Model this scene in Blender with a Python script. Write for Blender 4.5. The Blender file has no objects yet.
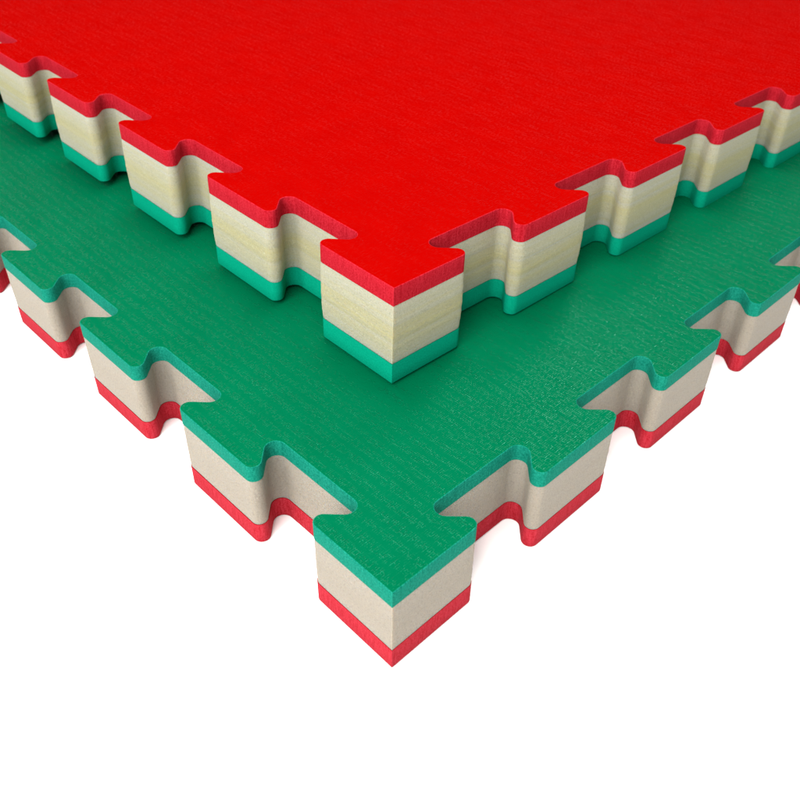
import bpy, bmesh, math, random
from mathutils import Vector, Matrix, noise, Euler

scene = bpy.context.scene
S = 0.8                     # fitted units -> metres (tooth pitch 80 mm)
H1 = 0.0494 * S             # thickness of the lower mat
H2 = 0.0557 * S             # thickness of the upper mat
# ---------------------------------------------------------------- camera
cam_data = bpy.data.cameras.new("camera")
cam = bpy.data.objects.new("camera", cam_data)
scene.collection.objects.link(cam)
cam.location = (0.14216 * S, -0.13662 * S, 0.25919 * S + H1)
cam.rotation_euler = Euler((0.90975, -0.01812, 0.79428), 'XYZ')
cam_data.sensor_width = 36.0
cam_data.lens = 831.52 / 800 * 36
cam_data.shift_x = -10.567 / 800
cam_data.shift_y = -24.849 / 800
cam_data.clip_start = 0.005
cam_data.clip_end = 50
cam_data.dof.use_dof = True
cam_data.dof.focus_distance = 0.33
cam_data.dof.aperture_fstop = 28
scene.camera = cam
# ---------------------------------------------------------------- world and lamps
world = bpy.data.worlds.new("World")
scene.world = world
world.use_nodes = True
bg = world.node_tree.nodes['Background']
bg.inputs['Color'].default_value = (1.0, 0.985, 0.96, 1)
bg.inputs['Strength'].default_value = 0.56

def area(name, loc, target, size, power, col=(1, 1, 1)):
    d = bpy.data.lights.new(name, 'AREA')
    d.shape = 'SQUARE'; d.size = size; d.energy = power; d.color = col
    o = bpy.data.objects.new(name, d)
    scene.collection.objects.link(o)
    o.location = loc
    o.rotation_euler = (Vector(target) - Vector(loc)).to_track_quat('-Z', 'Y').to_euler()
    return o
area("softbox_key", (0.22, -0.79, 0.86), (0.0, 0.0, 0.03), 0.9, 30, (1.0, 0.985, 0.955))
area("ceiling_lamp", (-0.33, 0.30, 1.20), (-0.02, 0.08, 0.03), 0.60, 12, (1.0, 0.98, 0.95))
area("glint_softbox", (-0.57, 1.15, 1.08), (0.0, 0.10, 0.04), 0.30, 6, (0.97, 0.99, 1.0))  # unseen lamp added at the back so the embossed threads glint
scene.view_settings.view_transform = 'Standard'
scene.view_settings.look = 'None'
scene.view_settings.exposure = 0.20
scene.view_settings.gamma = 1.0
scene.render.engine = 'CYCLES'
scene.cycles.max_bounces = 10
scene.cycles.diffuse_bounces = 6

# ---------------------------------------------------------------- materials
def mat_new(name):
    m = bpy.data.materials.new(name); m.use_nodes = True
    nt = m.node_tree; b = nt.nodes['Principled BSDF']
    return m, nt, b
def N(nt, t, **kw):
    n = nt.nodes.new(t)
    for k, v in kw.items():
        if k in n.inputs.keys(): n.inputs[k].default_value = v
        else: setattr(n, k, v)
    return n
def coords(nt, scale=(1, 1, 1), rot=(0, 0, 0)):
    tc = N(nt, 'ShaderNodeTexCoord'); mp = N(nt, 'ShaderNodeMapping')
    mp.inputs['Scale'].default_value = scale; mp.inputs['Rotation'].default_value = rot
    nt.links.new(tc.outputs['Object'], mp.inputs['Vector'])
    return mp.outputs['Vector']
def noise_tex(nt, vec, scale, detail=2.0, rough=0.5):
    n = N(nt, 'ShaderNodeTexNoise'); n.inputs['Scale'].default_value = scale
    n.inputs['Detail'].default_value = detail; n.inputs['Roughness'].default_value = rough
    nt.links.new(vec, n.inputs['Vector']); return n.outputs['Fac']
def ramp(nt, fac, stops):
    r = N(nt, 'ShaderNodeValToRGB'); e = r.color_ramp.elements
    while len(e) < len(stops): e.new(0.5)
    for i, (p, c) in enumerate(stops):
        e[i].position = p; e[i].color = c if len(c) == 4 else (*c, 1)
    nt.links.new(fac, r.inputs['Fac']); return r.outputs['Color']
def math_n(nt, op, a, b=None):
    m = N(nt, 'ShaderNodeMath', operation=op)
    for i, v in enumerate((a, b)):
        if v is None: continue
        if isinstance(v, (int, float)): m.inputs[i].default_value = v
        else: nt.links.new(v, m.inputs[i])
    return m.outputs[0]
def bump(nt, b, h, strength, dist):
    n = N(nt, 'ShaderNodeBump'); n.inputs['Strength'].default_value = strength
    n.inputs['Distance'].default_value = dist
    nt.links.new(h, n.inputs['Height']); nt.links.new(n.outputs['Normal'], b.inputs['Normal'])

def skin(name, c0, c1, spec, rough, bdist, tint, low=0.10):
    """embossed straw-pattern surface of the mat: fine ribs crossed by broken threads"""
    m, nt, b = mat_new(name)
    v = coords(nt)
    mott = noise_tex(nt, v, 60, 3, 0.6)
    nt.links.new(ramp(nt, mott, [(0.3, c0), (0.7, c1)]), b.inputs['Base Color'])
    b.inputs['Specular IOR Level'].default_value = spec
    # ribs, slightly irregular
    w1 = N(nt, 'ShaderNodeTexWave', wave_type='BANDS', bands_direction='X', wave_profile='SIN')
    w1.inputs['Scale'].default_value = 2 * math.pi / 0.0008 / 20
    w1.inputs['Distortion'].default_value = 0.8; w1.inputs['Detail'].default_value = 2
    w1.inputs['Detail Scale'].default_value = 3
    nt.links.new(v, w1.inputs['Vector'])
    # fine cross threads; both sets break up into short dashes
    w2 = N(nt, 'ShaderNodeTexWave', wave_type='BANDS', bands_direction='Y', wave_profile='SIN')
    w2.inputs['Scale'].default_value = 2 * math.pi / 0.0010 / 20
    w2.inputs['Distortion'].default_value = 0.8; w2.inputs['Detail'].default_value = 2
    w2.inputs['Detail Scale'].default_value = 3
    nt.links.new(v, w2.inputs['Vector'])
    th = noise_tex(nt, coords(nt, (1000, 560, 1)), 1.0, 1, 0.6)
    th2 = noise_tex(nt, coords(nt, (520, 1000, 1)), 1.0, 1, 0.5)
    d1 = math_n(nt, 'MULTIPLY', ramp(nt, th, [(0.47, (0,) * 3), (0.62, (1,) * 3)]),
                ramp(nt, w1.outputs['Fac'], [(0.35, (0,) * 3), (0.9, (1,) * 3)]))
    d2 = math_n(nt, 'MULTIPLY', ramp(nt, th2, [(0.52, (0,) * 3), (0.66, (1,) * 3)]),
                ramp(nt, w2.outputs['Fac'], [(0.35, (0,) * 3), (0.9, (1,) * 3)]))
    # the emboss is pressed deeper in short rows that run across the ribs
    w3 = N(nt, 'ShaderNodeTexWave', wave_type='BANDS', bands_direction='Y', wave_profile='SIN')
    w3.inputs['Scale'].default_value = 2 * math.pi / 0.0056 / 20
    w3.inputs['Distortion'].default_value = 2.2; w3.inputs['Detail'].default_value = 2
    w3.inputs['Detail Scale'].default_value = 2.5
    nt.links.new(coords(nt, (0.35, 1, 1)), w3.inputs['Vector'])
    pt = noise_tex(nt, coords(nt, (60, 130, 1)), 1.0, 2, 0.6)
    pm = math_n(nt, 'MULTIPLY', ramp(nt, w3.outputs['Fac'], [(0.15, (low,) * 3), (0.75, (1,) * 3)]),
                ramp(nt, pt, [(0.36, (0.3,) * 3), (0.60, (1,) * 3)]))
    h = math_n(nt, 'ADD', math_n(nt, 'MULTIPLY', math_n(nt, 'SUBTRACT', w1.outputs['Fac'], 0.5), 0.35),
               math_n(nt, 'ADD', d1, math_n(nt, 'MULTIPLY', d2, 0.5)))
    h = math_n(nt, 'MULTIPLY', math_n(nt, 'SUBTRACT', h, 0.30), pm)
    bump(nt, b, h, 1.0, bdist)
    # thread tops are burnished
    gl = math_n(nt, 'MULTIPLY', math_n(nt, 'MAXIMUM', d1, math_n(nt, 'MULTIPLY', d2, 0.5)), pm)
    sp = math_n(nt, 'ADD', math_n(nt, 'MULTIPLY', gl, spec), 0.0)
    nt.links.new(sp, b.inputs['Specular IOR Level'])
    b.inputs['Roughness'].default_value = rough
    b.inputs['Specular Tint'].default_value = (*tint, 1)
    return m

def cut_foam(name, c0, c1, spec, vert, gscale=1500, bdist=0.00025):
    """knife-cut edge of the coloured foam: fine cells and vertical knife marks"""
    m, nt, b = mat_new(name)
    g = noise_tex(nt, coords(nt), gscale, 2, 0.7)
    s = noise_tex(nt, coords(nt, (1500, 1500, 160)), 1.0, 2, 0.6)
    f = math_n(nt, 'ADD', math_n(nt, 'MULTIPLY', g, 1 - vert), math_n(nt, 'MULTIPLY', s, vert))
    nt.links.new(ramp(nt, f, [(0.36, c0), (0.64, c1)]), b.inputs['Base Color'])
    b.inputs['Roughness'].default_value = 0.75
    b.inputs['Specular IOR Level'].default_value = spec
    bump(nt, b, f, 0.8, bdist)
    return m

def core_foam(name, base, alt, dark, layers, stripe, zmid, zhalf):
    """pale foam core with pores and horizontal lamination lines"""
    m, nt, b = mat_new(name)
    v = coords(nt)
    st = noise_tex(nt, coords(nt, (7, 7, layers)), 1.0, 3, 0.7)
    st2 = noise_tex(nt, coords(nt, (1.2, 1.2, layers * 0.45)), 1.0, 2, 0.5)
    # outer laminations are whiter, the middle ones yellower
    sx = N(nt, 'ShaderNodeSeparateXYZ'); nt.links.new(v, sx.inputs[0])
    q = math_n(nt, 'ABSOLUTE', math_n(nt, 'DIVIDE', math_n(nt, 'SUBTRACT', sx.outputs[2], zmid), zhalf))
    q = math_n(nt, 'ADD', math_n(nt, 'MULTIPLY', q, 0.55), math_n(nt, 'MULTIPLY', st, 1.3))
    q = math_n(nt, 'ADD', q, math_n(nt, 'MULTIPLY', st2, 0.9))
    col = ramp(nt, math_n(nt, 'MULTIPLY', q, 0.5), [(0.50, base), (0.88, alt)])
    pores = noise_tex(nt, v, 1300, 2, 0.8)
    pr = ramp(nt, pores, [(0.33, (1, 1, 1)), (0.50, (0, 0, 0))])
    mx0 = N(nt, 'ShaderNodeMix', data_type='RGBA')
    mx0.inputs[7].default_value = (*dark, 1)
    nt.links.new(math_n(nt, 'MULTIPLY', pr, 0.6), mx0.inputs[0]); nt.links.new(col, mx0.inputs[6])
    # white pores show as tiny pale flecks
    fl = ramp(nt, noise_tex(nt, v, 1400, 1, 0.6), [(0.60, (0, 0, 0)), (0.72, (1, 1, 1))])
    mx = N(nt, 'ShaderNodeMix', data_type='RGBA')
    mx.inputs[7].default_value = (*[min(1, c * 1.7) for c in alt], 1)
    nt.links.new(math_n(nt, 'MULTIPLY', fl, 0.2), mx.inputs[0]); nt.links.new(mx0.outputs[2], mx.inputs[6])
    nt.links.new(mx.outputs[2], b.inputs['Base Color'])
    b.inputs['Roughness'].default_value = 0.8
    # light soaks a few millimetres into the pale foam
    b.inputs['Subsurface Weight'].default_value = 0.5
    b.inputs['Subsurface Radius'].default_value = (1.0, 0.62, 0.32)
    b.inputs['Subsurface Scale'].default_value = 0.006
    b.inputs['Specular IOR Level'].default_value = 0.15
    fine = noise_tex(nt, coords(nt, (30, 30, 1100)), 1.0, 2, 0.6)
    h = math_n(nt, 'ADD', math_n(nt, 'MULTIPLY', pores, 0.6), math_n(nt, 'MULTIPLY', fine, stripe))
    bump(nt, b, h, 0.8, 0.0004)
    return m

M = {}
M['red_skin'] = skin('red_skin', (0.24813, 0.00037, 0.00012), (0.26652, 0.00061, 0.00018), 0.025, 0.5, 0.000032, (1.0, 0.12, 0.08), 0.45)
M['green_skin'] = skin('green_skin', (0.00006, 0.08884, 0.03615), (0.00012, 0.09680, 0.04044), 0.8, 0.22, 0.00014, (0.06, 1.0, 0.62))
M['red_cut'] = cut_foam('red_cut', (0.23490, 0.00261, 0.00696), (0.39150, 0.01566, 0.02784), 0.02, 0.38)
M['coral_cut'] = cut_foam('coral_cut', (0.24360, 0.00696, 0.01218), (0.37500, 0.02800, 0.04300), 0.02, 0.45)
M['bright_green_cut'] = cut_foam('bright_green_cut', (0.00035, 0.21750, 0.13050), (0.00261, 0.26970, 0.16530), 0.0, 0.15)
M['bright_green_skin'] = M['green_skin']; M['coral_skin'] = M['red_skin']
M['green_cut'] = cut_foam('green_cut', (0.00087, 0.10440, 0.06960), (0.00870, 0.18705, 0.12876), 0.02, 0.25)
M['cream_core'] = core_foam('cream_core', (0.3048, 0.2820, 0.1546), (0.3048, 0.3002, 0.2517), (0.2183, 0.2092, 0.1457), 750, 0.2, -0.0215, 0.0135)
M['beige_core'] = core_foam('beige_core', (0.2185, 0.1951, 0.1600), (0.2272, 0.2041, 0.1690), (0.1573, 0.1379, 0.1124), 120, 0.1, -0.0185, 0.0114)
m, nt, b = mat_new('white_paper')
b.inputs['Base Color'].default_value = (0.97, 0.97, 0.97, 1)
b.inputs['Roughness'].default_value = 0.9
b.inputs['Specular IOR Level'].default_value = 0.1
M['white_paper'] = m

# ---------------------------------------------------------------- outline of a jigsaw mat
def fillet(pts, rs, n=9):
    out = []
    for i, p in enumerate(pts):
        if i in (0, len(pts) - 1) or rs[i] <= 0:
            out.append(Vector(p)); continue
        p = Vector(p); a = Vector(pts[i - 1]) - p; b_ = Vector(pts[i + 1]) - p
        a.normalize(); b_.normalize(); th = a.angle(b_)
        t = rs[i] / math.tan(th / 2); bis = (a + b_).normalized()
        c = p + bis * rs[i] / math.sin(th / 2)
        s = p + a * t - c; e = p + b_ * t - c; phi = s.angle(e)
        for j in range(n + 1):
            w = j / n
            out.append(c + (math.sin((1 - w) * phi) * s + math.sin(w * phi) * e) / math.sin(phi))
    return out
PITCH, NECK, DEPTH, RO, RI, SIDE, TEETH = [q * S for q in (0.1, 0.02804, 0.02147, 0.00425, 0.00483, 1.241)] + [12]
KICK = (PITCH - 2 * NECK) / 2
def edge_profile(first):
    pts = [(0, 0)]; rs = [0]; s = first
    for i in range(TEETH):
        pts += [(s, 0), (s - KICK, DEPTH), (s + NECK + KICK, DEPTH), (s + NECK, 0)]
        rs += [RO, RI, RI, RO]; s += PITCH
    pts.append((SIDE, 0)); rs.append(0)
    return fillet(pts, rs)
def mat_outline(c_left, c_right):
    """front corner at (0,0); left edge runs to -x, right edge runs to +y"""
    A = [Vector((-q.x, q.y)) for q in edge_profile(c_left)]            # front corner -> far left
    B = [Vector((-q.y, q.x)) for q in edge_profile(c_right)]           # front corner -> far right
    Cc = [Vector((-q.x, SIDE - q.y)) for q in edge_profile(c_left)]    # far right -> far back
    D = [Vector((-SIDE + q.y, q.x)) for q in edge_profile(c_right)]    # far left -> far back
    loop = B[:-1] + Cc[:-1] + D[::-1][:-1] + A[::-1][:-1]              # anticlockwise
    out = []                                                           # subdivide long runs
    for i, p in enumerate(loop):
        q = loop[(i + 1) % len(loop)]; L = (q - p).length
        if L < 1e-7: continue
        k = max(1, math.ceil(L / 0.004))
        for j in range(k): out.append(p.lerp(q, j / k))
    return out
def normals(loop):
    n = len(loop); res = []
    for i in range(n):
        a = (loop[i] - loop[i - 1]).normalized(); b_ = (loop[(i + 1) % n] - loop[i]).normalized()
        t = (a + b_).normalized(); v = Vector((t.y, -t.x))
        res.append(v / max(0.5, v.dot(Vector((a.y, -a.x)))))
    return res
def build_layer(name, loop, nrm, levels, mats, parent, wob=0.0, seed=0, layer_mm=2.0):
    """levels: (z, outward offset) from top to bottom; caps use mats[0], walls mats[-1]"""
    bm = bmesh.new(); rings = []
    zt, zb = levels[0][0], levels[-1][0]
    for z, off in levels:
        ring = []
        for p, v in zip(loop, nrm):
            o = off
            if wob:
                o += wob * (noise.noise(Vector((p.x * 5 + seed, p.y * 5, z * 1000 / layer_mm)))
                            + 0.3 * noise.noise(Vector((p.x * 120, p.y * 120 + seed, z * 1400))))
            ring.append(bm.verts.new((p.x + v.x * o, p.y + v.y * o, z)))
        rings.append(ring)
    n = len(loop)
    for a, b_ in zip(rings, rings[1:]):
        for i in range(n):
            j = (i + 1) % n
            f = bm.faces.new((a[i], b_[i], b_[j], a[j])); f.material_index = len(mats) - 1; f.smooth = True
    f = bm.faces.new(rings[0]); f.material_index = 0
    f = bm.faces.new(rings[-1][::-1]); f.material_index = 0
    bmesh.ops.recalc_face_normals(bm, faces=bm.faces)
    me = bpy.data.meshes.new(name); bm.to_mesh(me); bm.free()
    for m_ in mats: me.materials.append(M[m_])
    # hard corner where the two cut edges meet and at the cap rims
    me.set_sharp_from_angle(angle=math.radians(38))
    for p in me.polygons:
        if len(p.vertices) > 4: p.use_smooth = False
    o = bpy.data.objects.new(name, me); scene.collection.objects.link(o); o.parent = parent
    return o

def jigsaw_mat(loc, rot, c_left, c_right, T, f_top, f_bot, top, core, bottom, label, wob, seed, bulge):
    e = bpy.data.objects.new('jigsaw_mat', None); scene.collection.objects.link(e)
    e.empty_display_size = 0.05
    e.location = loc; e.rotation_euler = rot
    e['label'] = label; e['category'] = 'floor mat'
    loop = mat_outline(c_left, c_right); nrm = normals(loop)
    r = 0.00035
    z1, z2 = -T * f_top, -T * f_bot
    lv = [(0, -r), (-r * 0.3, -r * 0.3), (-r, 0), (z1 * 0.5, 0), (z1, 0)]
    o = build_layer('top_layer', loop, nrm, lv, (top + '_skin', top + '_cut'), e, 0.00004, seed); o['label'] = top + ' top layer'
    K = 26; lv = []
    for i in range(K + 1):
        w = i / K; z = z1 + (z2 - z1) * w
        lv.append((z, -0.0002 + bulge * math.sin(math.pi * w) ** 0.5 if 0 < w < 1 else -0.0002))
    build_layer('foam_core', loop, nrm, lv, (core,), e, wob, seed + 5, 2.4)
    lv = [(z2, 0), (z2 * 0.5 - T * 0.5, 0), (-T + r, 0), (-T + r * 0.3, -r * 0.3), (-T, -r)]
    o = build_layer('bottom_layer', loop, nrm, lv, (bottom + '_skin', bottom + '_cut'), e, 0.00004, seed + 9); o['label'] = bottom.replace('_', ' ') + ' bottom layer'
    return e

jigsaw_mat((0, 0, H1), (0, 0, 0), 0.05658 * S, 0.05683 * S, H1, 0.18, 0.755, 'green', 'beige_core', 'coral',
           'green-topped jigsaw foam mat lying underneath, beige core, red bottom layer, on the white surface', 0.00008, 1, 0.0001)
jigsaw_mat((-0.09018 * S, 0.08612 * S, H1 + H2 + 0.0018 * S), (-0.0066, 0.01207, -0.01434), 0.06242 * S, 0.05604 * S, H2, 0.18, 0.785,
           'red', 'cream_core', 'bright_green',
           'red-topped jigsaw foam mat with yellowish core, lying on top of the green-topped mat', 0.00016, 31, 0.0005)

# ---------------------------------------------------------------- white surface
bm = bmesh.new()
bmesh.ops.create_grid(bm, x_segments=4, y_segments=4, size=4)
me = bpy.data.meshes.new('ground'); bm.to_mesh(me); bm.free(); me.materials.append(M['white_paper'])
g = bpy.data.objects.new('ground', me); scene.collection.objects.link(g)
g.location = (0, 0, -0.0005); g['kind'] = 'structure'
